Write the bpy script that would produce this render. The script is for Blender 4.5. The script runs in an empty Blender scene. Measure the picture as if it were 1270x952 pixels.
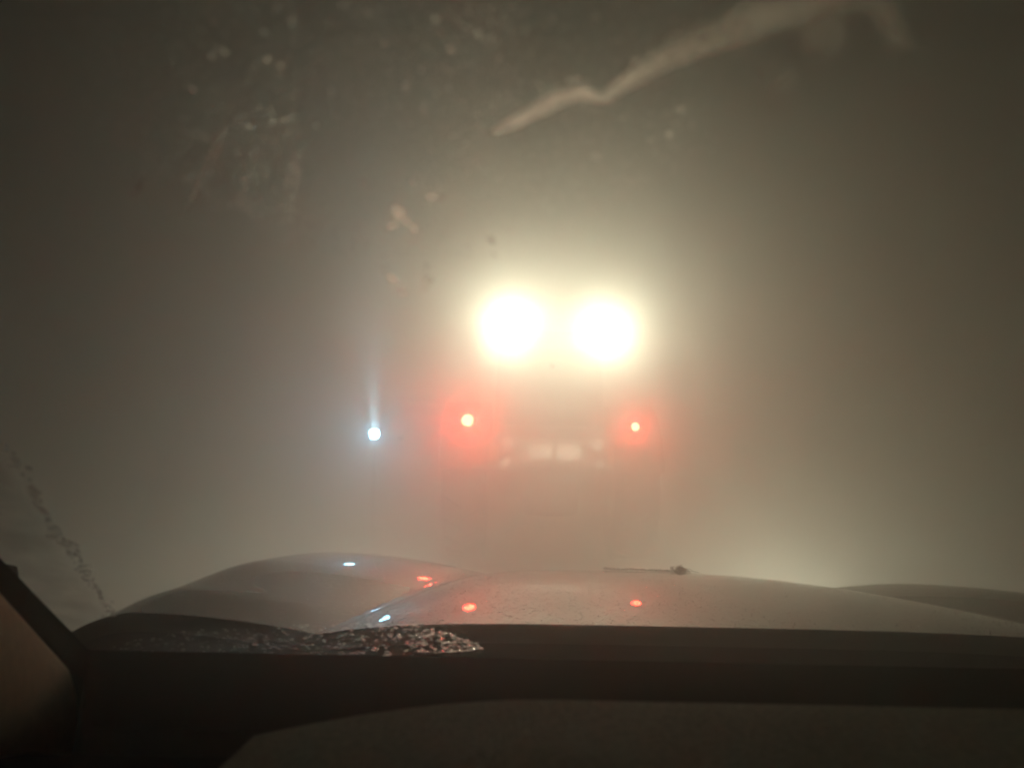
import bpy, bmesh, math, random
from mathutils import Vector, Matrix, noise
S = bpy.context.scene
random.seed(7)
R = math.radians

# ------------------------------------------------------------------ camera
cam_d = bpy.data.cameras.new("camera")
cam = bpy.data.objects.new("camera", cam_d)
S.collection.objects.link(cam)
S.camera = cam
cam_d.sensor_width = 36.0
cam_d.lens = 924 / 1270 * 36.0
cam_d.clip_start = 0.02
cam_d.clip_end = 1000
CAM_Z = 1.25
cam.matrix_world = (Matrix.Translation((0, 0, CAM_Z)) @ Matrix.Rotation(R(90) + math.atan(69 / 924), 4, 'X')
                    @ Matrix.Rotation(0.02, 4, 'Z'))
cam_d.dof.use_dof = True
cam_d.dof.focus_distance = 4.0
cam_d.dof.aperture_fstop = 9.0
cam_d.dof.aperture_blades = 0

# ------------------------------------------------------------------ world: night
W = bpy.data.worlds.new("World")
S.world = W
W.use_nodes = True
nt = W.node_tree
bg = nt.nodes["Background"]
sky = nt.nodes.new("ShaderNodeTexSky")
sky.sky_type = 'NISHITA'
sky.sun_disc = False
sky.sun_elevation = R(-6)
sky.sun_rotation = R(150)
nt.links.new(sky.outputs[0], bg.inputs[0])
bg.inputs[1].default_value = 0.05

# ------------------------------------------------------------------ exposure, render set-up
S.view_settings.view_transform = 'Standard'
S.view_settings.look = 'None'
S.view_settings.exposure = 0.0
S.view_settings.gamma = 1.0
S.cycles.volume_bounces = 6
S.cycles.max_bounces = 12
S.cycles.transparent_max_bounces = 24
S.cycles.sample_clamp_indirect = 6.0
S.cycles.use_denoising = True

# light values in one place
WORK_E = 780.0       # work lamp lenses
TAIL_E = 150.0
BLUE_E = 280.0
HEAD_W = 6500.0       # own headlights
HAZE_D, HAZE_G, HAZE_TOP = 0.40, 0.88, 3.5


# ------------------------------------------------------------------ materials
def mat(name, color=(0.5, 0.5, 0.5), rough=0.6, metal=0.0, coat=0.0, coat_rough=0.05, var=0.0, scale=20.0,
        bump=0.0, bump_scale=80.0, spec=0.5, trans=0.0, ior=1.45):
    m = bpy.data.materials.new(name)
    m.use_nodes = True
    t = m.node_tree
    p = t.nodes["Principled BSDF"]
    p.inputs["Base Color"].default_value = (*color, 1)
    p.inputs["Roughness"].default_value = rough
    p.inputs["Metallic"].default_value = metal
    p.inputs["Coat Weight"].default_value = coat
    p.inputs["Coat Roughness"].default_value = coat_rough
    p.inputs["Specular IOR Level"].default_value = spec
    p.inputs["Transmission Weight"].default_value = trans
    p.inputs["IOR"].default_value = ior
    if var > 0:
        tc = t.nodes.new("ShaderNodeTexCoord")
        n = t.nodes.new("ShaderNodeTexNoise")
        n.inputs["Scale"].default_value = scale
        n.inputs["Detail"].default_value = 6
        r = t.nodes.new("ShaderNodeValToRGB")
        r.color_ramp.elements[0].position = 0.3
        r.color_ramp.elements[1].position = 0.7
        r.color_ramp.elements[0].color = (*[c * (1 - var) for c in color], 1)
        r.color_ramp.elements[1].color = (*[min(1, c * (1 + var)) for c in color], 1)
        t.links.new(tc.outputs["Object"], n.inputs["Vector"])
        t.links.new(n.outputs["Fac"], r.inputs["Fac"])
        t.links.new(r.outputs["Color"], p.inputs["Base Color"])
    if bump > 0:
        tc = t.nodes.new("ShaderNodeTexCoord")
        n = t.nodes.new("ShaderNodeTexNoise")
        n.inputs["Scale"].default_value = bump_scale
        n.inputs["Detail"].default_value = 5
        b = t.nodes.new("ShaderNodeBump")
        b.inputs["Strength"].default_value = bump
        b.inputs["Distance"].default_value = 0.01
        t.links.new(tc.outputs["Object"], n.inputs["Vector"])
        t.links.new(n.outputs["Fac"], b.inputs["Height"])
        t.links.new(b.outputs["Normal"], p.inputs["Normal"])
    return m


def emit(name, color, strength):
    m = bpy.data.materials.new(name)
    m.use_nodes = True
    p = m.node_tree.nodes["Principled BSDF"]
    p.inputs["Base Color"].default_value = (*color, 1)
    p.inputs["Emission Color"].default_value = (*color, 1)
    p.inputs["Emission Strength"].default_value = strength
    return m


def film(name, color, alpha, scale, lo, hi, rough=.5, ior=1.4, bend_normal=None, stretch=(1, 1, 1), edge=True):
    """thin translucent dirt or ice on glass, its density broken up by noise and fading towards its rim"""
    m = bpy.data.materials.new(name)
    m.use_nodes = True
    t = m.node_tree
    t.nodes.clear()
    o = t.nodes.new("ShaderNodeOutputMaterial")
    tr = t.nodes.new("ShaderNodeBsdfTransparent")
    tl = t.nodes.new("ShaderNodeBsdfRefraction")
    tl.inputs[0].default_value = (*color, 1)
    tl.inputs["Roughness"].default_value = rough
    tl.inputs["IOR"].default_value = ior
    if bend_normal:                                    # made-up shading normal, aimed to bend lamp light to the camera
        cv = t.nodes.new("ShaderNodeCombineXYZ")
        for k in range(3):
            cv.inputs[k].default_value = bend_normal[k]
        t.links.new(cv.outputs[0], tl.inputs["Normal"])
    mx = t.nodes.new("ShaderNodeMixShader")
    tc = t.nodes.new("ShaderNodeTexCoord")
    mp = t.nodes.new("ShaderNodeMapping")
    mp.inputs["Scale"].default_value = stretch
    n = t.nodes.new("ShaderNodeTexNoise")
    n.inputs["Scale"].default_value = scale
    n.inputs["Detail"].default_value = 5
    r = t.nodes.new("ShaderNodeMapRange")
    r.inputs[1].default_value = lo
    r.inputs[2].default_value = hi
    r.inputs[4].default_value = alpha
    t.links.new(tc.outputs["Object"], mp.inputs[0])
    t.links.new(mp.outputs[0], n.inputs["Vector"])
    t.links.new(n.outputs["Fac"], r.inputs[0])
    fac = r.outputs[0]
    if edge:
        at = t.nodes.new("ShaderNodeAttribute")
        at.attribute_name = "coverage"
        mu = t.nodes.new("ShaderNodeMath")
        mu.operation = 'MULTIPLY'
        t.links.new(fac, mu.inputs[0])
        t.links.new(at.outputs["Fac"], mu.inputs[1])
        fac = mu.outputs[0]
    t.links.new(fac, mx.inputs[0])
    t.links.new(tr.outputs[0], mx.inputs[1])
    t.links.new(tl.outputs[0], mx.inputs[2])
    t.links.new(mx.outputs[0], o.inputs[0])
    return m


def glass_mat(name, veil):
    """thin pane: clear, a little mirror, a faint veil of road dirt"""
    m = bpy.data.materials.new(name)
    m.use_nodes = True
    t = m.node_tree
    t.nodes.clear()
    o = t.nodes.new("ShaderNodeOutputMaterial")
    tr = t.nodes.new("ShaderNodeBsdfTransparent")
    tr.inputs[0].default_value = (0.96, 0.97, 0.95, 1)
    tl = t.nodes.new("ShaderNodeBsdfTranslucent")
    tl.inputs[0].default_value = (0.8, 0.78, 0.72, 1)
    tc = t.nodes.new("ShaderNodeTexCoord")
    n = t.nodes.new("ShaderNodeTexNoise")
    n.inputs["Scale"].default_value = 14
    n.inputs["Detail"].default_value = 8
    n.inputs["Roughness"].default_value = 0.7
    r = t.nodes.new("ShaderNodeMapRange")
    r.inputs[1].default_value = 0.35
    r.inputs[2].default_value = 0.7
    r.inputs[3].default_value = veil * 0.35
    r.inputs[4].default_value = veil
    mx = t.nodes.new("ShaderNodeMixShader")
    t.links.new(tc.outputs["Object"], n.inputs["Vector"])
    t.links.new(n.outputs["Fac"], r.inputs[0])
    t.links.new(r.outputs[0], mx.inputs[0])
    t.links.new(tr.outputs[0], mx.inputs[1])
    t.links.new(tl.outputs[0], mx.inputs[2])
    gl = t.nodes.new("ShaderNodeBsdfGlossy")
    gl.inputs["Roughness"].default_value = 0.02
    m2 = t.nodes.new("ShaderNodeMixShader")
    m2.inputs[0].default_value = 0.04
    t.links.new(mx.outputs[0], m2.inputs[1])
    t.links.new(gl.outputs[0], m2.inputs[2])
    t.links.new(m2.outputs[0], o.inputs[0])
    return m


M = {}
M['snow'] = mat("snow", (0.72, 0.73, 0.75), 0.75, var=0.12, scale=1.5, bump=0.8, bump_scale=6)
M['packed'] = mat("packed_snow", (0.55, 0.55, 0.54), 0.6, var=0.25, scale=2.2, bump=0.6, bump_scale=9)
M['black'] = mat("rubber_and_shade_black", (0.003, 0.003, 0.003), 1.0, spec=0.0)  # for rubber, and for shade painted on the dashboard shelf and doors
M['dash'] = mat("dash_plastic", (0.33, 0.345, 0.25), 0.75, var=0.25, scale=260, bump=0.9, bump_scale=500, spec=0.25)
M['trim'] = mat("pillar_cloth", (0.86, 0.64, 0.48), 0.9, var=0.08, scale=120, bump=0.25, bump_scale=700, spec=0.15)
M['steel'] = mat("dark_steel", (0.05, 0.05, 0.052), 0.5, metal=0.4, var=0.3, scale=8)
M['paint'] = mat("tractor_paint", (0.09, 0.07, 0.05), 0.4, coat=0.3, var=0.25, scale=5)
M['tyre'] = mat("tyre_rubber", (0.02, 0.02, 0.02), 0.85, var=0.4, scale=10)
M['rim'] = mat("rim_paint", (0.35, 0.33, 0.3), 0.5, var=0.2, scale=9)
M['white'] = mat("white_sheet", (0.8, 0.8, 0.78), 0.5, var=0.05, scale=15)
M['retro'] = mat("reflective_sheet", (.85, .84, .78), .46, metal=1.0, var=.04, scale=30)
M['red_sheet'] = mat("red_sheet", (0.55, 0.04, 0.03), 0.5)
M['amber'] = mat("amber_plastic", (0.7, 0.28, 0.04), 0.3)
M['bead'] = bpy.data.materials.new("melt_bead")
M['bead'].use_nodes = True
t = M['bead'].node_tree
t.nodes.clear()
o_ = t.nodes.new("ShaderNodeOutputMaterial")
a_ = t.nodes.new("ShaderNodeBsdfTransparent")
b_ = t.nodes.new("ShaderNodeBsdfRefraction")
b_.inputs["Roughness"].default_value = .22
b_.inputs["IOR"].default_value = 1.33
m1 = t.nodes.new("ShaderNodeMixShader")
m1.inputs[0].default_value = .65
t.links.new(a_.outputs[0], m1.inputs[1])
t.links.new(b_.outputs[0], m1.inputs[2])
t.links.new(m1.outputs[0], o_.inputs[0])
M['ice'] = bpy.data.materials.new("ice")
M['ice'].use_nodes = True
t = M['ice'].node_tree
t.nodes.clear()
o_ = t.nodes.new("ShaderNodeOutputMaterial")
a_ = t.nodes.new("ShaderNodeBsdfTranslucent")
a_.inputs[0].default_value = (.9, .92, .92, 1)
b_ = t.nodes.new("ShaderNodeBsdfRefraction")
b_.inputs["Roughness"].default_value = .3
b_.inputs["IOR"].default_value = 1.2
c_ = t.nodes.new("ShaderNodeBsdfGlossy")
c_.inputs["Roughness"].default_value = .12
m1, m2 = t.nodes.new("ShaderNodeMixShader"), t.nodes.new("ShaderNodeMixShader")
m1.inputs[0].default_value = .25
m2.inputs[0].default_value = .06
t.links.new(a_.outputs[0], m1.inputs[1])
t.links.new(b_.outputs[0], m1.inputs[2])
t.links.new(m1.outputs[0], m2.inputs[1])
t.links.new(c_.outputs[0], m2.inputs[2])
m3 = t.nodes.new("ShaderNodeMixShader")
m3.inputs[0].default_value = .45
tr_n = t.nodes.new("ShaderNodeBsdfTransparent")
t.links.new(m2.outputs[0], m3.inputs[1])
t.links.new(tr_n.outputs[0], m3.inputs[2])
t.links.new(m3.outputs[0], o_.inputs[0])
M['water'] = mat("water", (0.9, 0.9, 0.9), 0.04, trans=0.9, ior=1.33)
M['twig'] = mat("dry_stalk", (0.05, 0.035, 0.02), 0.8)
M['glass_dark'] = mat("cab_glass", (0.02, 0.025, 0.03), 0.06, spec=0.6)
M['work'] = emit("work_light", (1.0, 0.965, 0.73), WORK_E)
M['tail'] = emit("tail_light", (1.0, 0.015, 0.010), TAIL_E)
M['bulb'] = emit("bulb_light", (1.0, 0.028, 0.013), 760.0)
M['blue'] = emit("blue_white_light", (0.26, 0.70, 1.0), BLUE_E)
M['head'] = emit("head_light", (1.0, 0.93, 0.8), 30)


# ------------------------------------------------------------------ mesh helpers
def obj(name, bm, m, parent=None, smooth=False):
    me = bpy.data.meshes.new(name)
    bm.to_mesh(me)
    bm.free()
    if m:
        me.materials.append(m)
    if smooth:
        for p in me.polygons:
            p.use_smooth = True
    o = bpy.data.objects.new(name, me)
    S.collection.objects.link(o)
    if parent:
        o.parent = parent
    return o


def thing(name, label, cat, loc=(0, 0, 0), group=None):
    o = bpy.data.objects.new(name, None)
    S.collection.objects.link(o)
    o.location = loc
    tag(o, label, cat, group)
    return o


def tag(o, label=None, cat=None, group=None, kind=None):
    for k, v in (("label", label), ("category", cat), ("group", group), ("kind", kind)):
        if v:
            o[k] = v
    return o


def box(bm, c, s, bev=0.0, rot=None):
    r = bmesh.ops.create_cube(bm, size=1.0)
    vs = r["verts"]
    for v in vs:
        v.co = Vector((v.co.x * s[0], v.co.y * s[1], v.co.z * s[2]))
    if bev > 0:
        es = list({e for v in vs for e in v.link_edges})
        g = bmesh.ops.bevel(bm, geom=es, offset=bev, segments=2, affect='EDGES', profile=0.6)
        vs = list({v for f in g["faces"] for v in f.verts} | {v for v in vs if v.is_valid})
    for v in vs:
        if rot is not None:
            v.co = rot @ v.co
        v.co += Vector(c)
    return bm


def cyl(bm, a, b, r0, r1=None, n=20, caps=True):
    a, b = Vector(a), Vector(b)
    r1 = r0 if r1 is None else r1
    d = (b - a).normalized()
    q = d.to_track_quat('Z', 'Y')
    A = [bm.verts.new(a + q @ Vector((r0 * math.cos(2 * math.pi * k / n), r0 * math.sin(2 * math.pi * k / n), 0))) for k in range(n)]
    B = [bm.verts.new(b + q @ Vector((r1 * math.cos(2 * math.pi * k / n), r1 * math.sin(2 * math.pi * k / n), 0))) for k in range(n)]
    for k in range(n):
        bm.faces.new((A[k], A[(k + 1) % n], B[(k + 1) % n], B[k]))
    if caps:
        bm.faces.new(A[::-1])
        bm.faces.new(B)
    return bm


def tube(bm, pts, rad, n=6):
    for i in range(len(pts) - 1):
        r0 = rad[i] if isinstance(rad, (list, tuple)) else rad
        r1 = rad[i + 1] if isinstance(rad, (list, tuple)) else rad
        cyl(bm, pts[i], pts[i + 1], r0, r1, n)
    return bm


_ico = {}


def lump(bm, c, s, seed, sub=1, rough=0.35, basis=None, cap=False):
    """uneven grain; cap: only the outer half, the side that is not frozen to the glass"""
    if (sub, cap) not in _ico:
        b = bmesh.new()
        bmesh.ops.create_icosphere(b, subdivisions=sub, radius=1.0)
        if cap:
            bmesh.ops.delete(b, geom=[v for v in b.verts if v.co.z < -.3], context='VERTS')
        b.verts.index_update()
        _ico[(sub, cap)] = ([v.co.copy() for v in b.verts], [[v.index for v in f.verts] for f in b.faces])
        b.free()
    co, fa = _ico[(sub, cap)]
    vs = []
    for q in co:
        k = 1 + rough * noise.noise(q * 1.7 + Vector((seed * 3.1, seed * 1.7, 0)))
        p = Vector((q.x * s[0], q.y * s[1], q.z * s[2])) * k
        vs.append(bm.verts.new((basis @ p if basis is not None else p) + Vector(c)))
    for f in fa:
        bm.faces.new([vs[i] for i in f])


def lathe(bm, prof, axis_x, n=32):
    """prof: list of (x, r) about the X axis"""
    rings = []
    for x, r in prof:
        rings.append([bm.verts.new((axis_x + x, r * math.cos(2 * math.pi * k / n), r * math.sin(2 * math.pi * k / n))) for k in range(n)])
    for i in range(len(rings) - 1):
        for k in range(n):
            bm.faces.new((rings[i][k], rings[i][(k + 1) % n], rings[i + 1][(k + 1) % n], rings[i + 1][k]))
    return bm


# ================================================================== SETTING
# ground: one snow sheet, with soft drifts beside the road
bm = bmesh.new()
xs = [-100, -60, -35, -20, -13] + [-10 + i * 0.4 for i in range(51)] + [13, 20, 35, 60, 100]
ys = [-100, -50, -20, -8] + [-4 + i * 0.5 for i in range(57)] + [28, 36, 50, 70, 100]
g = []
for y in ys:
    row = []
    for x in xs:
        d = abs(x - 0.2) - 3.6
        z = 0.0
        if d > 0:
            z = 0.45 * (1 - math.exp(-d * 0.8)) + 0.14 * noise.noise(Vector((x * 0.5, y * 0.4, 2))) * min(1, d)
        else:
            z = -0.02
        row.append(bm.verts.new((x, y, z)))
    g.append(row)
for j in range(len(ys) - 1):
    for i in range(len(xs) - 1):
        bm.faces.new((g[j][i], g[j][i + 1], g[j + 1][i + 1], g[j + 1][i]))
tag(obj("ground", bm, M['snow'], None, True), kind="structure")

# road: packed snow with wheel ruts
bm = bmesh.new()
g = []
ysr = [-90 + i * 3 for i in range(28)] + [-6 + i * 0.3 for i in range(110)] + [28, 33, 40, 55, 75, 95]
for y in ysr:
    row = []
    for i in range(57):
        x = -3.3 + i * 0.125
        z = 0.012
        for rx in (-0.42, 1.22, -2.6):
            z -= 0.024 * math.exp(-((x - rx) / 0.22) ** 2)
        z += 0.012 * noise.noise(Vector((x * 2.2, y * 1.4, 0)))
        row.append(bm.verts.new((x, y, max(z, -0.012))))
    g.append(row)
for j in range(len(ysr) - 1):
    for i in range(56):
        bm.faces.new((g[j][i], g[j][i + 1], g[j + 1][i + 1], g[j + 1][i]))
tag(obj("road", bm, M['packed'], None, True), kind="structure")

# haze: the blowing snow and fog
bm = bmesh.new()
box(bm, (0, 0, (HAZE_TOP - 1.3) / 2), (230, 230, HAZE_TOP + 1.3))
hm = bpy.data.materials.new("haze")
hm.use_nodes = True
t = hm.node_tree
t.nodes.clear()
o_ = t.nodes.new("ShaderNodeOutputMaterial")
pv = t.nodes.new("ShaderNodeVolumePrincipled")
pv.inputs["Color"].default_value = (0.92, 0.925, 0.88, 1)
pv.inputs["Density"].default_value = HAZE_D
pv.inputs["Anisotropy"].default_value = HAZE_G
t.links.new(pv.outputs[0], o_.inputs["Volume"])
tag(obj("haze", bm, hm), kind="stuff")

# ================================================================== OWN CAR
XC = 0.24            # centre line of the car (the camera is at the driver's seat, left of it)
car = thing("car", "dark car we look out of, wet bonnet and dashboard below its windscreen", "car", (XC, 1.0, 0))


def cp(o):
    """keep world coordinates for a child of the car"""
    o.matrix_parent_inverse = Matrix.Translation((-XC, -1.0, 0))
    return o


# slope of the bonnet along the car, integrated to a height
SL = [(0, .062), (.15, .073), (.25, .080), (.39, .090), (1.0, .167), (1.1, .26), (1.2, .5), (1.28, 1.2)]


def slope(u):
    for (a, sa), (b, sb) in zip(SL, SL[1:]):
        if u <= b:
            return sa + (sb - sa) * max(0, (u - a)) / (b - a)
    return SL[-1][1]


_tab = [0.0]
for i in range(1, 141):
    _tab.append(_tab[-1] + slope((i - .5) * .01) * .01)


def drop(u):
    k = max(0, min(139.999, u * 100))
    i = int(k)
    return _tab[i] + (_tab[i + 1] - _tab[i]) * (k - i)


def lerp_tab(tab, x):
    if x <= tab[0][0]:
        return tab[0][1]
    for (a, va), (b, vb) in zip(tab, tab[1:]):
        if x <= b:
            w = (x - a) / (b - a)
            w = w * w * (3 - 2 * w)
            return va + (vb - va) * w
    return tab[-1][1]


def bonnet_z(x, y):
    t = abs(x - XC)
    k = .5 + .5 * math.tanh((x - XC) / .1)          # 0 on the driver's side, 1 on the far side
    hw = .29 + (1.85 - y) * .165                  # half width of the middle panel
    hw += k * .20
    B = lerp_tab([(.85, .004), (1.0, .014), (1.3, .027), (1.85, .031), (2.1, .012)], y) * (1 - k) - .016 * k
    V = .016 + .034 * k
    cr = .655 + .10 * k
    if t < hw:
        h = -V * (t / hw) ** (5 - 1.2 * k)
    elif t < cr:
        w = (t - hw) / (cr - hw)
        h = -V + (B + V) * math.sin(w * math.pi / 2) ** .92
    else:
        w = (t - cr) / .16
        h = B - .11 * w * w
    return CAM_Z - .206 - drop(y - .85) + h


bm = bmesh.new()
NX, NY = 170, 130
g = []
for j in range(NY + 1):
    y = .85 + 1.28 * j / NY
    g.append([bm.verts.new((XC - .80 + 1.60 * i / NX, y, bonnet_z(XC - .80 + 1.60 * i / NX, y))) for i in range(NX + 1)])
for j in range(NY):
    for i in range(NX):
        bm.faces.new((g[j][i], g[j][i + 1], g[j + 1][i + 1], g[j + 1][i]))
# turned-down rear lip, so that the panel has thickness
lip = [bm.verts.new((v.co.x, v.co.y + .002, v.co.z - .02)) for v in g[0]]
for i in range(NX):
    bm.faces.new((lip[i], lip[i + 1], g[0][i + 1], g[0][i]))

# wet paint: metallic base under a mirror-like coat; drops and grime as relief
bp = bpy.data.materials.new("wet_car_paint")
bp.use_nodes = True
t = bp.node_tree
p = t.nodes["Principled BSDF"]
p.inputs["Base Color"].default_value = (0.075, 0.07, 0.06, 1)
p.inputs["Metallic"].default_value = 0.55
p.inputs["Roughness"].default_value = 0.42
p.inputs["Coat Weight"].default_value = 1.0
p.inputs["Coat Roughness"].default_value = 0.02
p.inputs["Coat IOR"].default_value = 1.6
tc = t.nodes.new("ShaderNodeTexCoord")
n1 = t.nodes.new("ShaderNodeTexNoise")
n1.inputs["Scale"].default_value = 160
n1.inputs["Detail"].default_value = 4
r1 = t.nodes.new("ShaderNodeMapRange")
r1.inputs[1].default_value = .60
r1.inputs[2].default_value = .74
b1 = t.nodes.new("ShaderNodeBump")
b1.inputs["Strength"].default_value = .25
b1.inputs["Distance"].default_value = .002
t.links.new(tc.outputs["Object"], n1.inputs["Vector"])
t.links.new(n1.outputs["Fac"], r1.inputs[0])
t.links.new(r1.outputs[0], b1.inputs["Height"])
t.links.new(b1.outputs["Normal"], p.inputs["Coat Normal"])
t.links.new(b1.outputs["Normal"], p.inputs["Normal"])
bonnet = cp(obj("bonnet", bm, bp, car, True))

# fenders, nose and bumper under the bonnet
for sx in (-1, 1):
    bm = bmesh.new()
    x0, x1 = XC + sx * .80, XC + sx * .86
    rows = []
    for j in range(30):
        y = .35 + 1.78 * j / 29
        zt = bonnet_z(x0, max(.85, y)) - .004
        rows.append([bm.verts.new((x0 + .002 * sx, y, zt)), bm.verts.new((x1, y, zt - .07)), bm.verts.new((x1 + .02 * sx, y, .62)), bm.verts.new((x1 - .02 * sx, y, .34))])
    for a, b in zip(rows, rows[1:]):
        for k in range(3):
            bm.faces.new((a[k], a[k + 1], b[k + 1], b[k]))
    cp(obj("fender", bm, bp, car, True))
bm = bmesh.new()
box(bm, (XC, 2.17, .42), (1.66, .16, .24), .04)
cp(obj("bumper", bm, bp, car))
bm = bmesh.new()
box(bm, (XC, 2.13, .585), (.95, .05, .08), .01)
cp(obj("grille", bm, M['black'], car))
for sx in (-1, 1):
    bm = bmesh.new()
    cyl(bm, (XC + sx * .60, 2.06, .60), (XC + sx * .60, 2.19, .60), .085, .085, 24)
    h = cp(obj("headlight", bm, M['steel'], car))
    bm = bmesh.new()
    cyl(bm, (XC + sx * .60, 2.192, .60), (XC + sx * .60, 2.20, .60), .075, .07, 20)
    l = obj("headlight_lens", bm, M['head'], h)
    ld = bpy.data.lights.new("headlight_beam", 'SPOT')
    ld.energy = HEAD_W * (1.0 if sx > 0 else .5)
    ld.color = (1.0, .95, .74)
    ld.spot_size = R(66)
    ld.spot_blend = 1.0
    ld.shadow_soft_size = .05
    lo = bpy.data.objects.new("headlight_beam", ld)
    S.collection.objects.link(lo)
    lo.location = (XC + sx * .60, 2.24, .60)
    lo.rotation_euler = (R(90 - 6), 0, R(-16 * sx))
    lo.parent = car
    cp(lo)

# cowl: the black trough between bonnet and glass
bm = bmesh.new()
rows = []
for i in range(81):
    x = XC - .80 + 1.6 * i / 80
    zt = bonnet_z(x, .86) - .012
    rows.append([bm.verts.new(v) for v in ((x, .868, zt), (x, .858, zt - .03), (x, .80, CAM_Z - .30), (x, .735, CAM_Z - .275),
                                           (x, .70, CAM_Z - .215), (x, .70, CAM_Z - .50), (x, .868, CAM_Z - .50))])
for a, b in zip(rows, rows[1:]):
    for k in range(6):
        bm.faces.new((a[k], a[k + 1], b[k + 1], b[k]))
cp(obj("cowl", bm, M['black'], car))

# windscreen plane: base line at GY, rake 30 degrees
GY, GZ, TN = .72, CAM_Z - .205, math.tan(R(30))
GU = Vector((0, -math.cos(R(30)), math.sin(R(30))))       # up along the glass
GN = Vector((0, math.sin(R(30)), math.cos(R(30))))        # out of the glass
GX = Vector((1, 0, 0))
GB = Matrix((GX, GU, GN)).transposed()                     # local to world for things on the glass


def on_glass(x, s, h=0.0):
    return Vector((x, GY, GZ)) + GU * s + GN * h


bm = bmesh.new()
a = [on_glass(-.415, -.03), on_glass(XC * 2 + .415, -.03), on_glass(XC * 2 + .23, 1.0), on_glass(-.23, 1.0)]
f = [bm.verts.new(v) for v in a]
bk = [bm.verts.new(v - GN * .005) for v in a]
bm.faces.new(f)
for k in range(4):
    bm.faces.new((f[k], bk[k], bk[(k + 1) % 4], f[(k + 1) % 4]))
windscreen = cp(obj("windscreen", bm, glass_mat("windscreen_glass", .03), car))


def gchild(name, bm, m, kind=None, smooth=True):
    o = obj(name, bm, m, windscreen, smooth)
    o.matrix_parent_inverse = Matrix.Translation((0, 0, 0))
    if kind:
        o["kind"] = kind
    return o


def pix(px, py):
    """point of the photograph -> (x, s) on the glass plane, used to read off where each mark sits"""
    dx, dy = px - 635, py - 476
    c, s_ = math.cos(.02), math.sin(.02)
    dx, dy = dx * c + dy * s_, -dx * s_ + dy * c
    pt = math.atan(69 / 924)
    d = Vector((dx / 924, math.cos(pt) + dy / 924 * math.sin(pt), math.sin(pt) - dy / 924 * math.cos(pt)))
    o = Vector((0, 0, CAM_Z))
    k = (Vector((0, GY, GZ)) - o).dot(GN) / d.dot(GN)
    q = o + d * k - Vector((0, GY, GZ))
    return q.x, q.dot(GU)


def ribbon(name, pts, m, h=.0015):
    """soft streak on the glass: pts = (px, py, half width in px, density)"""
    bm = bmesh.new()
    dl = bm.verts.layers.float.new("coverage")
    # densify
    P = []
    for (a, b) in zip(pts, pts[1:]):
        for k in range(8):
            w = k / 8
            P.append(tuple(a[i] + (b[i] - a[i]) * w for i in range(4)))
    P.append(pts[-1])
    rows = []
    for i, (x, y, wd, de) in enumerate(P):
        a = P[max(0, i - 1)]
        b = P[min(len(P) - 1, i + 1)]
        tx, ty = b[0] - a[0], b[1] - a[1]
        L = math.hypot(tx, ty) or 1
        nx, ny = -ty / L, tx / L
        row = []
        for q in (-1, -.6, -.25, 0, .25, .6, 1):
            j = 1 + .25 * noise.noise(Vector((x * .03, y * .03, q)))
            gx, gs = pix(x + nx * q * wd * j, y + ny * q * wd * j)
            v = bm.verts.new(on_glass(gx, gs, h))
            v[dl] = de * max(0, (1 - q * q)) ** .8
            row.append(v)
        rows.append(row)
    for a, b in zip(rows, rows[1:]):
        for k in range(6):
            bm.faces.new((b[k], b[k + 1], a[k + 1], a[k]))
    return gchild(name, bm, m)


SM = film("dried_smear", (.95, .92, .84), .95, 60, .0, .5, .66, 1.45)
SMF = film("faint_smear", (.95, .84, .78), .95, 170, .38, .62, .6, 1.45, (.53, -.727, -.44))
SML = film("far_smear", (.95, .84, .76), .85, 150, .2, .6, .7, 1.45, (.67, -.42, -.61))
ribbon("smear", [(600, 172, 4, .1), (640, 155, 11, .9), (690, 128, 14, 1), (722, 119, 12, .9), (748, 128, 9, .7), (775, 107, 13, .75),
                 (830, 75, 17, .7), (880, 56, 22, .55), (935, 30, 32, .0)], SM)
SMR = film("dried_smear_end", (.95, .92, .84), .95, 60, .1, .6, .6, 1.42, (-.55, -.55, -.63))
ribbon("smear", [(820, 80, 14, .0), (870, 58, 22, .4), (910, 42, 26, .6), (950, 22, 36, .65), (1010, -6, 48, .6), (1060, -16, 38, .55), (1095, 10, 26, .5),
                 (1115, 50, 20, .32), (1130, 85, 14, .0)], SMR)
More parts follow.
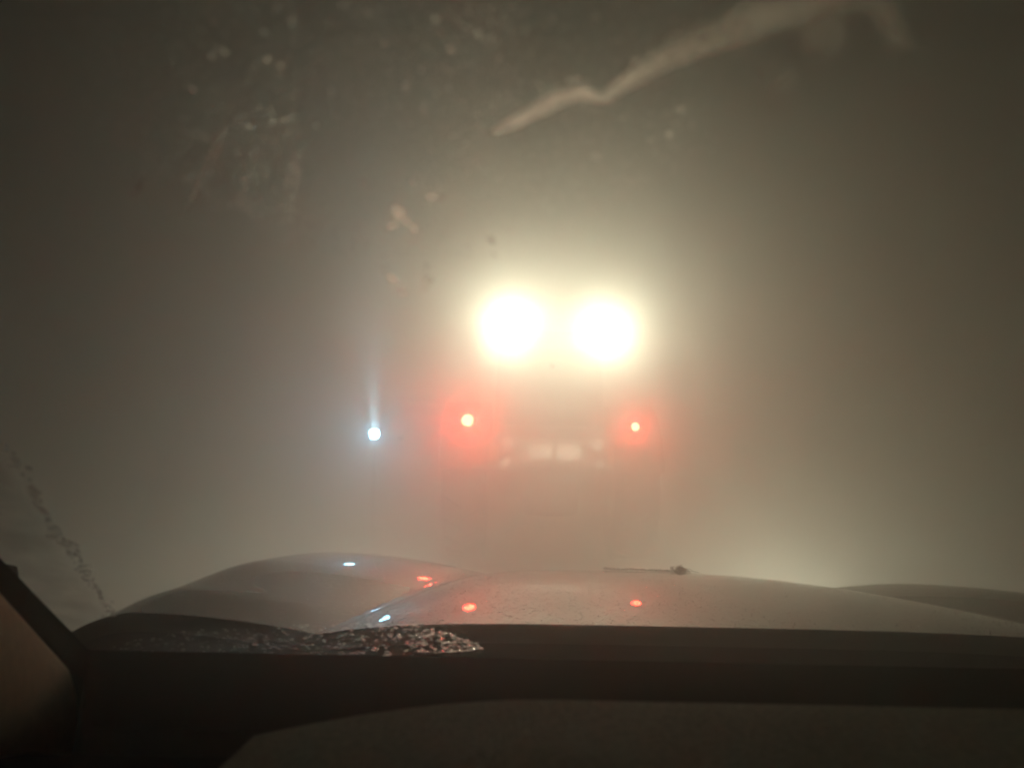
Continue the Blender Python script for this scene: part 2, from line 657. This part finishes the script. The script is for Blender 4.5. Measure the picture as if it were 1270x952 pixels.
for pts in ([(660, 98, 3, .1), (672, 112, 4, .55), (680, 122, 3, .2)],
            [(680, 110, 3, .1), (712, 104, 4, .5), (728, 100, 3, .1)],
            [(770, 96, 4, .1), (790, 78, 5, .35), (805, 66, 3, .1)],
            [(810, 60, 5, .1), (838, 46, 6, .35), (870, 44, 4, .1)],
            [(935, 90, 6, .25), (948, 99, 7, .2)], [(958, 104, 5, .1), (968, 109, 7, .28), (980, 100, 5, .22), (992, 88, 4, .05)],
            [(1000, 66, 16, .2), (1030, 45, 26, .35), (1050, 22, 20, .1)],
            [(527, 246, 4, .3), (538, 248, 5, 1), (552, 249, 3, .3)],
            [(484, 258, 5, .3), (495, 268, 10, .8), (488, 280, 8, .7), (476, 290, 5, .2)],
            [(500, 275, 6, .5), (512, 288, 7, .9), (508, 302, 5, .4)],
            [(472, 330, 6, .2), (484, 346, 10, .5), (498, 364, 8, .4), (505, 374, 4, .1)],
            [(525, 330, 6, .2), (532, 350, 8, .45), (526, 366, 5, .1)],
            [(606, 298, 4, .4), (612, 306, 4, .4)],
            [(286, 152, 3, .1), (276, 172, 6, .5), (262, 200, 6, .35), (250, 222, 6, .4), (240, 246, 5, .3), (228, 270, 4, .1)],
            [(276, 160, 2, .1), (258, 196, 3, .4), (250, 240, 3, .3), (246, 262, 2, .1)],
            [(176, 222, 4, .1), (170, 236, 6, .5), (162, 248, 4, .1)],
            [(214, 80, 3, .1), (210, 92, 4, .4), (208, 98, 3, .1)]):
    ribbon("smear", pts, SMR if pts[0][0] > 900 else SM if pts[0][0] > 640 else (SMF if pts[0][0] > 400 else SML))

# drops on the upper half of the glass
dm = bpy.data.materials.new("drop")
dm.use_nodes = True
t = dm.node_tree
t.nodes.clear()
o_ = t.nodes.new("ShaderNodeOutputMaterial")
tl = t.nodes.new("ShaderNodeBsdfRefraction")
tl.inputs[0].default_value = (.95, .93, .88, 1)
tl.inputs["Roughness"].default_value = .55
tl.inputs["IOR"].default_value = 1.35
tr = t.nodes.new("ShaderNodeBsdfTransparent")
mx = t.nodes.new("ShaderNodeMixShader")
mx.inputs[0].default_value = .95
t.links.new(tr.outputs[0], mx.inputs[1])
t.links.new(tl.outputs[0], mx.inputs[2])
t.links.new(mx.outputs[0], o_.inputs[0])


DL = film("drop_left", (.95, .93, .88), 1.0, 40, -1, 0, .5, 1.4, (.60, -.60, -.52), edge=False)
DR = film("drop_right", (.95, .93, .88), 1.0, 40, -1, 0, .5, 1.4, (-.48, -.68, -.55), edge=False)


def drops(pts, m, name="droplet"):
    bm = bmesh.new()
    for (px, py, r) in pts:
        gx, gs = pix(px, py)
        c = on_glass(gx, gs, .0004)
        vs = [bm.verts.new(c + GB @ Vector((r * math.cos(k * math.pi / 4), r * math.sin(k * math.pi / 4) * random.uniform(.8, 1.3), 0))) for k in range(8)]
        top = bm.verts.new(c + GN * r * .5)
        for k in range(8):
            bm.faces.new((vs[(k + 1) % 8], vs[k], top))
    return gchild(name, bm, m, "stuff")


pts = []
for (x, y) in ((362, 28), (278, 65), (262, 71), (332, 75), (346, 82), (327, 42), (477, 55), (558, 62), (503, 108), (411, 115), (416, 143),
               (393, 158), (427, 7), (456, 18), (309, 158), (238, 112), (739, 22), (686, 25), (560, 62), (738, 195), (845, 137), (830, 168),
               (740, 196), (652, 38), (540, 26), (593, 42), (512, 228), (449, 230)):
    pts.append((x, y, .0009))
while len(pts) < 3200:
    x, y = random.gauss(460, 260), random.uniform(-20, 320)
    if x < 40 or x > 900 or y > 130 + 220 * math.exp(-((x - 520) / 330) ** 2):
        continue
    pts.append((x, y, random.choice((.0002, .00022, .00025, .0003, .0003, .0004))))
drops([q for q in pts if q[0] < 370], DL)
drops([q for q in pts if 370 <= q[0] < 640], dm)
drops([q for q in pts if q[0] >= 640], DR)
drops([(576, 352, .0004), (568, 438, .0004), (498, 543, .0005), (685, 455, .0005), (495, 545, .0004)], DL)

# frozen edge of the wiped area at the left, and the unwiped glass outside it
bm = bmesh.new()
ln = [(0, 545), (18, 570), (36, 605), (52, 635), (68, 660), (86, 680), (100, 700), (112, 725), (128, 745), (142, 766)]
for k in range(230):
    w = random.random() ** .7 * (len(ln) - 1)
    i = min(len(ln) - 2, int(w))
    f_ = w - i
    px = ln[i][0] + (ln[i + 1][0] - ln[i][0]) * f_ + random.gauss(0, 3.2)
    py = ln[i][1] + (ln[i + 1][1] - ln[i][1]) * f_ + random.gauss(0, 3.2)
    gx, gs = pix(px, py)
    r = random.uniform(.0006, .0019)
    lump(bm, on_glass(gx, gs, .0008), (r, r * random.uniform(1, 2.2), r * .7), k, 1, .5, GB, True)
for (px, py) in ((60, 668), (66, 670), (74, 676), (80, 680), (38, 610), (44, 614), (100, 712), (106, 722), (140, 765)):
    gx, gs = pix(px, py)
    lump(bm, on_glass(gx, gs, .001), (.0034, .0034, .0018), px, 1, .6, GB, True)
FB = film("frost_bead", (.95, .96, .93), .5, 200, -1, 0, .8, 1.45, (.86, -.48, .1), edge=False)
gchild("frozen_bead", bm, FB, "stuff")
ribbon("unwiped_film", [(-30, 590, 40, .8), (0, 640, 46, 1), (45, 705, 44, 1), (95, 765, 40, 1), (150, 800, 22, .6)],
       film("road_film", (.5, .52, .46), .18, 30, .2, .6), .001)

# slush lying on the foot of the glass
FM = film("slush_film", (.42, .43, .44), .5, 120, .47, .56, .6, 1.2)
bm = bmesh.new()
dl = bm.verts.layers.float.new("coverage")
TOP = [(120, 812), (170, 795), (230, 785), (300, 781), (380, 777), (450, 775), (510, 777), (560, 788), (605, 806)]
BOT = [(120, 822), (170, 823), (230, 822), (300, 821), (380, 819), (450, 817), (510, 815), (560, 812), (605, 808)]
rows = []
for i in range(81):
    w = i / 80 * 8
    k = min(7, int(w))
    f_ = w - k
    tx, ty = [TOP[k][q] + (TOP[k + 1][q] - TOP[k][q]) * f_ for q in (0, 1)]
    bx, by = [BOT[k][q] + (BOT[k + 1][q] - BOT[k][q]) * f_ for q in (0, 1)]
    row = []
    for q in range(7):
        gx, gs = pix(tx + (bx - tx) * q / 6, ty + (by - ty) * q / 6)
        v = bm.verts.new(on_glass(gx, gs, .002))
        v[dl] = min(1, q / 2, (6 - q) / 1.5) * min(1, i / 12) * max(.0, 1 - i / 62)
        row.append(v)
    rows.append(row)
for a, b in zip(rows, rows[1:]):
    for q in range(6):
        bm.faces.new((a[q], a[q + 1], b[q + 1], b[q]))
gchild("slush_film", bm, FM, "stuff")
bm = bmesh.new()
for k in range(820):
    w = random.random() ** .62 * 8
    if w > 7 and random.random() < (w - 7):
        continue
    i = min(7, int(w))
    f_ = w - i
    q = random.random()
    tx, ty = [TOP[i][c] + (TOP[i + 1][c] - TOP[i][c]) * f_ for c in (0, 1)]
    bx, by = [BOT[i][c] + (BOT[i + 1][c] - BOT[i][c]) * f_ for c in (0, 1)]
    gx, gs = pix(tx + (bx - tx) * q, ty + (by - ty) * q)
    r = random.uniform(.0006, .0017)
    lump(bm, on_glass(gx, gs, .002), (r * 1.5, r * 1.2, r * .8), k, 1, .6, GB, True)
gchild("slush_bead", bm, M['bead'], "stuff")

# pillar: rubber seal along the glass, cloth-covered trim inside it
a0, a1 = Vector((-.388, .715, CAM_Z - .222)), Vector((-.310, .36, CAM_Z - .012))
bm = bmesh.new()
tube(bm, [a0 + Vector((.03, .03, -.02)), a0, a0.lerp(a1, .5), a1], .0095, 12)
cp(obj("windscreen_seal", bm, M['black'], car, True))
bm = bmesh.new()
E0, E1 = Vector((-.314, .58, CAM_Z - .180)), Vector((-.300, .44, CAM_Z - .071))     # its far edge
ax = (E1 - E0).normalized()
sd = Vector((.95, .3, 0))
sd = (sd - ax * sd.dot(ax)).normalized()
nn = ax.cross(sd)
if nn.z > 0:
    nn = -nn
P0, P1 = E0 + nn * .044 - sd * .022, E1 + nn * .044 - sd * .022


def se(v):
    return math.copysign(abs(v) ** .85, v)


rings = []
for i in range(25):
    w = -.2 + 2.6 * i / 24
    c = P0 + (P1 - P0) * w
    e = min(1, max(.02, (w + .2) / .3)) ** .5
    rings.append([bm.verts.new(c + sd * .022 * e * se(math.cos(k * math.pi / 10)) + nn * .044 * e * se(math.sin(k * math.pi / 10))) for k in range(20)])
for a, b in zip(rings, rings[1:]):
    for k in range(20):
        bm.faces.new((a[k], a[(k + 1) % 20], b[(k + 1) % 20], b[k]))
bm.faces.new(rings[0][::-1])
bm.faces.new(rings[-1])
cp(obj("pillar_trim", bm, M['trim'], car, True))

# dashboard: shelf under the glass, its shade put in as black, then the padded top nearer the driver
bm = bmesh.new()
lo_ = [bm.verts.new((x, y, CAM_Z - .26)) for x, y in ((-.330, .585), (1.0, .585), (1.0, .435), (-.250, .435))]
hi_ = [bm.verts.new((x, y, CAM_Z - .167)) for x, y in ((-.320, .585), (1.0, .585), (1.0, .435), (-.238, .435))]
bm.faces.new(lo_[::-1])
bm.faces.new(hi_)
for k in range(4):
    bm.faces.new((lo_[k], lo_[(k + 1) % 4], hi_[(k + 1) % 4], hi_[k]))
cp(obj("dashboard_shelf", bm, M['black'], car))
bm = bmesh.new()
prof = [(.430, -.26), (.428, -.156), (.424, -.146), (.414, -.1395), (.38, -.137), (.34, -.133), (.32, -.131), (.30, -.129), (.27, -.128), (.24, -.128), (.20, -.15), (.19, -.30)]
rows = []
for i in range(61):
    x = -.135 + .96 * i / 60
    ed = max(0, (.02 - x) / .155)
    bump_ = .013 * math.exp(-((x - .012) / .05) ** 2)
    rows.append([bm.verts.new((x, y, CAM_Z + z + bump_ * {.34: .08, .32: .5, .30: .85, .27: 1.0, .24: 1.0}.get(y, 0) - .022 * ed ** 1.7)) for (y, z) in prof])
for a, b in zip(rows, rows[1:]):
    for k in range(len(prof) - 1):
        bm.faces.new((a[k], a[k + 1], b[k + 1], b[k]))
bm.faces.new(rows[0])
bm.faces.new(rows[-1][::-1])
cp(obj("dashboard", bm, M['dash'], car, True))
bm = bmesh.new()
box(bm, (-.21, .375, CAM_Z - .235), (.17, .11, .13), .03)
cp(obj("instrument_hood", bm, M['black'], car, True))

# unseen cabin shell, added to keep haze light out: roof, doors with darkened glass, rear wall
bm = bmesh.new()
box(bm, (XC, -1.15, CAM_Z + .315), (1.36, 2.0, .04), .015)
cp(obj("roof", bm, M['black'], car))
bm = bmesh.new()
box(bm, (XC, -2.1, CAM_Z - .3), (1.5, .06, 1.25), .02)
cp(obj("rear_wall", bm, M['black'], car))
bm = bmesh.new()
box(bm, (XC, -.9, CAM_Z - .95), (1.6, 2.5, .05), .01)
cp(obj("cabin_floor", bm, M['black'], car))
for sx in (-1, 1):
    bm = bmesh.new()
    box(bm, (XC + sx * .80, -.70, CAM_Z - .58), (.07, 2.75, .74), .02)
    dr = cp(obj("door", bm, bp, car))
    bm = bmesh.new()
    box(bm, (XC + sx * .735, .10, CAM_Z - .50), (.03, 1.30, .74), .012)  # black panel added to stand for the shadow below the pillar trim
    obj("door_card_shade", bm, M['black'], dr)
    bm = bmesh.new()
    box(bm, (XC + sx * .74, -.80, CAM_Z + .05), (.01, 2.5, .52), .002, Matrix.Rotation(-sx * .16, 3, 'Y'))
    obj("side_window", bm, M['glass_dark'], dr)

# water and grit on the bonnet
bm = bmesh.new()
for k in range(4200):
    y = .86 + .95 * random.random() ** 1.6
    x = XC + random.uniform(-.66, .66)
    r = random.choice((.0003, .0004, .0005, .0006, .0007, .001)) * (1.0 if y < 1.2 else .9)
    lump(bm, (x, y, bonnet_z(x, y) + r * .25), (r, r * random.uniform(.9, 1.6), r * .55), k, 1, .3)
tag(obj("water_droplets", bm, M['water'], None, True), "fine water beads scattered over the dark bonnet", "water droplets", None, "stuff")

# crust of ice and a stalk tuft on the crest of the bonnet
bm = bmesh.new()
for k in range(90):
    w = random.random()
    x, y = .235 + .17 * w + random.gauss(0, .002), 1.83 + random.gauss(0, .006)
    r = random.uniform(.0018, .0055) * (1 - .3 * w)
    lump(bm, (x, y, bonnet_z(x, y) + r * .6), (r * 1.5, r, r * .9), k, 1, .6, Matrix.Rotation(R(38), 3, 'X'), True)
tag(obj("ice_crust", bm, M['ice'], None, False), "thin glittering ice crust lying along the crest of the dark bonnet", "ice")
bm = bmesh.new()
for k in range(26):
    x, y = .415 + random.gauss(0, .008), 1.83 + random.gauss(0, .005)
    z = bonnet_z(x, y)
    p_ = [Vector((x, y, z))]
    an = random.uniform(-1, 1)
    for q in range(4):
        p_.append(p_[-1] + Vector((math.sin(an) * .007, random.uniform(-.002, .002), abs(math.cos(an)) * random.uniform(.006, .011) - .0034 * q)))
        an += random.uniform(-.3, 1.0)
    tube(bm, p_, [.0010, .0009, .0008, .0007, .0004], 5)
tube(bm, [Vector((.42, 1.83, bonnet_z(.42, 1.83) + .004)), Vector((.445, 1.832, bonnet_z(.445, 1.83) + .004)), Vector((.462, 1.832, bonnet_z(.46, 1.83) + .002))], .0007, 5)
tag(obj("stalk_tuft", bm, M['twig'], None, False), "small dark tuft of bent stalks caught in ice on the bonnet crest", "twigs")

# ================================================================== TRACTOR AHEAD
TX, TY = .41, 7.5
tr_ = thing("tractor", "tractor ahead in the haze with two glaring work lamps and red tail lamps", "tractor", (TX, TY + .7, 0))


def T(name, bm, m, parent=None, smooth=False):
    return obj(name, bm, m, parent or tr_, smooth)


# local: x across, y = 0 at the rear axle, rear face at y = -.7
WR = .78
for sx in (-1, 1):
    w = bpy.data.objects.new("rear_wheel", None)
    S.collection.objects.link(w)
    w.parent = tr_
    w.location = (sx * .88, 0, WR)
    bm = bmesh.new()
    lathe(bm, [(-.21, .46), (-.23, .60), (-.21, .71), (-.12, .75), (.12, .75), (.21, .71), (.23, .60), (.21, .46)], 0, 40)
    for k in range(20):
        for s2 in (-1, 1):
            an = 2 * math.pi * (k + (.25 if s2 > 0 else -.25)) / 20
            rot = Matrix.Rotation(an, 3, 'X') @ Matrix.Rotation(s2 * .6, 3, 'Z')
            box(bm, Matrix.Rotation(an, 3, 'X') @ Vector((s2 * .11, 0, .755)), (.22, .05, .05), 0, rot)
    T("tyre", bm, M['tyre'], w)
    bm = bmesh.new()
    lathe(bm, [(-.18, .465), (-.16, .44), (-.05, .40), (-.02, .16), (.02, .16), (.05, .40), (.16, .44), (.18, .465)], 0, 32)
    cyl(bm, (-.12, 0, 0), (.12, 0, 0), .10, .10, 16)
    T("rim", bm, M['rim'], w, True)
    # front wheel
    w = bpy.data.objects.new("front_wheel", None)
    S.collection.objects.link(w)
    w.parent = tr_
    w.location = (sx * .80, 2.3, .52)
    bm = bmesh.new()
    lathe(bm, [(-.16, .30), (-.18, .40), (-.15, .49), (0, .52), (.15, .49), (.18, .40), (.16, .30)], 0, 32)
    T("tyre", bm, M['tyre'], w)
    bm = bmesh.new()
    lathe(bm, [(-.13, .305), (-.10, .28), (0, .10), (.10, .28), (.13, .305)], 0, 24)
    T("rim", bm, M['rim'], w, True)
    # fender over the rear wheel
    bm = bmesh.new()
    rows = []
    for k in range(17):
        an = R(12 + 150 * k / 16)
        cy, cz = -math.cos(an), math.sin(an)
        rows.append([bm.verts.new((sx * .62, cy * .87, WR + cz * .87)), bm.verts.new((sx * 1.10, cy * .87, WR + cz * .87)),
                     bm.verts.new((sx * 1.12, cy * .82, WR + cz * .82)), bm.verts.new((sx * .62, cy * .82, WR + cz * .82))])
    for a, b in zip(rows, rows[1:]):
        for k in range(4):
            bm.faces.new((a[k], a[(k + 1) % 4], b[(k + 1) % 4], b[k]))
    bm.faces.new(rows[0])
    bm.faces.new(rows[-1][::-1])
    T("fender", bm, M['paint'])

# chassis, bonnet and cab
bm = bmesh.new()
box(bm, (0, .9, .75), (.55, 3.2, .45), .04)
cyl(bm, (-.7, 0, WR), (.7, 0, WR), .14, .14, 16)
cyl(bm, (-.7, 2.3, .52), (.7, 2.3, .52), .09, .09, 16)
T("chassis", bm, M['steel'])
bm = bmesh.new()
box(bm, (0, 1.95, 1.22), (.78, 1.5, .52), .08)
box(bm, (0, 2.73, 1.15), (.70, .06, .36), .02)
T("engine_cover", bm, M['paint'])
cab = bmesh.new()
box(cab, (0, .45, 1.22), (1.16, 1.25, .35), .04)
for sx in (-1, 1):
    for y0, y1 in ((-.15, -.08), (1.05, .92)):
        tube(cab, [Vector((sx * .56, y0, 1.36)), Vector((sx * .52, y1, 2.28))], .04, 8)
cab = T("cab", cab, M['paint'])
bm = bmesh.new()
box(bm, (0, .42, 2.36), (1.22, 1.25, .14), .05)
T("roof", bm, M['paint'], cab)
bm = bmesh.new()
box(bm, (0, -.118, 1.83), (1.0, .012, .84), .004, Matrix.Rotation(R(-4), 3, 'X'))
T("rear_window", bm, M['glass_dark'], cab)
for sx in (-1, 1):
    bm = bmesh.new()
    box(bm, (sx * .545, .43, 1.83), (.012, .98, .82), .004)
    T("side_window", bm, M['glass_dark'], cab)
bm = bmesh.new()
cyl(bm, (.36, 1.45, 1.4), (.36, 1.45, 2.3), .045, .045, 12)
T("exhaust_pipe", bm, M['steel'])

# work lamps on the cab roof, each on a bracket
for (x, y, z, r) in ((-.44, -.30, 2.453, .105), (.562, -.30, 2.395, .105)):
    bm = bmesh.new()
    cyl(bm, (x, y, z), (x, y + .11, z), r + .012, r * .7, 24)
    cyl(bm, (x, y - .13, z), (x, y, z), r + .014, r + .014, 24, False)  # shroud added to cut off the lamp's light below
    tube(bm, [Vector((x, y + .08, z)), Vector((x, y + .26, z - .02))], .02, 8)
    wl = T("work_lamp", bm, M['steel'])
    bm = bmesh.new()
    cyl(bm, (x, y - .012, z), (x, y - .004, z), r * .94, r, 20)
    T("lens", bm, M['work'], wl)

# tail lamps on arms at the fender rear
for (x, z, r) in ((-.849, 1.435, .075), (.839, 1.404, .050)):
    bm = bmesh.new()
    box(bm, (x, -.655, z), (.20, .07, .13), .015)
    box(bm, (x, -.50, z - .05), (.05, .26, .04))
    tl_ = T("tail_lamp", bm, M['steel'])
    bm = bmesh.new()
    cyl(bm, (x, -.704, z), (x, -.690, z), r * .92, r, 20)
    T("lens", bm, M['tail'], tl_)
    bm = bmesh.new()
    cyl(bm, (x, -.715, z), (x, -.704, z), r * .66, r * .76, 16)
    T("bulb", bm, M['bulb'], tl_)

# salt spreader on the rear linkage
bm = bmesh.new()
A = [(-.62, -.70, 1.30), (.62, -.70, 1.30), (.62, -.22, 1.30), (-.62, -.22, 1.30)]
B_ = [(-.36, -.58, .78), (.36, -.58, .78), (.36, -.30, .78), (-.36, -.30, .78)]
va = [bm.verts.new(v) for v in A]
vb = [bm.verts.new(v) for v in B_]
for k in range(4):
    bm.faces.new((va[k], va[(k + 1) % 4], vb[(k + 1) % 4], vb[k]))
bm.faces.new(vb)
bm.faces.new(va[::-1])
box(bm, (0, -.705, 1.30), (1.30, .04, .05), .01)
box(bm, (0, -.215, 1.30), (1.30, .04, .05), .01)
hop = T("spreader_hopper", bm, M['steel'])
bm = bmesh.new()
cyl(bm, (0, -.5, .50), (0, -.5, .53), .24, .24, 24)
cyl(bm, (0, -.5, .53), (0, -.5, .78), .03, .03, 10)
for k in range(6):
    box(bm, Matrix.Rotation(k * math.pi / 3, 3, 'Z') @ Vector((.13, 0, 0)) + Vector((0, -.5, .555)), (.2, .012, .045), 0, Matrix.Rotation(k * math.pi / 3, 3, 'Z'))
T("spinner_disc", bm, M['steel'], hop)
bm = bmesh.new()
box(bm, (.03, -.735, 1.125), (.78, .02, .28), .006)
pb = T("plate_board", bm, M['rim'])
for x in (-.115, .165):
    bm = bmesh.new()
    box(bm, (x, -.752, 1.138), (.235, .01, .15), .004)
    T("number_plate", bm, M['retro'], pb)
# crossbar with hazard boards and round reflectors
bm = bmesh.new()
box(bm, (.03, -.66, 1.06), (2.0, .05, .06), .01)
T("crossbar", bm, M['steel'])
for sx, x in ((-1, -.82), (1, .845)):
    bm = bmesh.new()
    box(bm, (x, -.70, 1.135), (.34, .016, .27), .004)
    hb = T("hazard_board", bm, M['red_sheet'])
    for (dx, dz, w_) in ((-.075, .065, .22), (.078, -.03, .24)):
        bm = bmesh.new()
        box(bm, (x + dx + .0, -.713, 1.138 + dz), (w_ * .9, .008, .085), .002)
        T("stripe", bm, M['retro'], hb)
    for (dx, dz) in ((.38 * -sx, .09), (.36 * -sx, -.11)):
        bm = bmesh.new()
        cyl(bm, (x + dx, -.70, 1.135 + dz), (x + dx, -.715, 1.135 + dz), .058 if dz > 0 else .045, None, 20)
        T("reflector", bm, M['retro'])
    bm = bmesh.new()
    box(bm, (x - sx * .23, -.70, 1.10), (.10, .02, .16), .006)
    T("amber_reflector", bm, M['amber'])
    bm = bmesh.new()
    cyl(bm, (x + sx * .26, -.66, .79), (x + sx * .26, -.675, .79), .04, None, 16)
    box(bm, (x + sx * .26, -.645, .92), (.03, .02, .30))
    T("marker_reflector", bm, M['retro'])

# ================================================================== BLUE-WHITE LAMP AT THE LEFT
lamp = thing("marker_lamp", "small blue-white lamp glowing on a post at the left of the tractor", "lamp", (-1.639, 9.0, 0))
bm = bmesh.new()
cyl(bm, (0, 0, 0), (0, 0, 1.22), .022, .02, 14)
cyl(bm, (0, 0, 0), (0, 0, .05), .09, .07, 16)
obj("post", bm, M['steel'], lamp, True)
bm = bmesh.new()
box(bm, (0, 0, 1.285), (.15, .10, .15), .02)
lh = obj("lamp_head", bm, M['steel'], lamp)
bm = bmesh.new()
cyl(bm, (0, -.062, 1.285), (0, -.052, 1.285), .062, .068, 18)
obj("lens", bm, M['blue'], lh)
ld = bpy.data.lights.new("streak_spot", 'SPOT')
ld.energy = 2000  # extra spot added to draw the glow streak above the lamp
ld.color = (.5, .8, 1)
ld.spot_size = R(18)
ld.spot_blend = 1.0
ld.shadow_soft_size = .03
lo = bpy.data.objects.new("streak_spot", ld)
S.collection.objects.link(lo)
lo.parent = lamp
lo.location = (0, -.09, 1.37)
lo.rotation_euler = (R(90 + 27), 0, R(180 + 9))
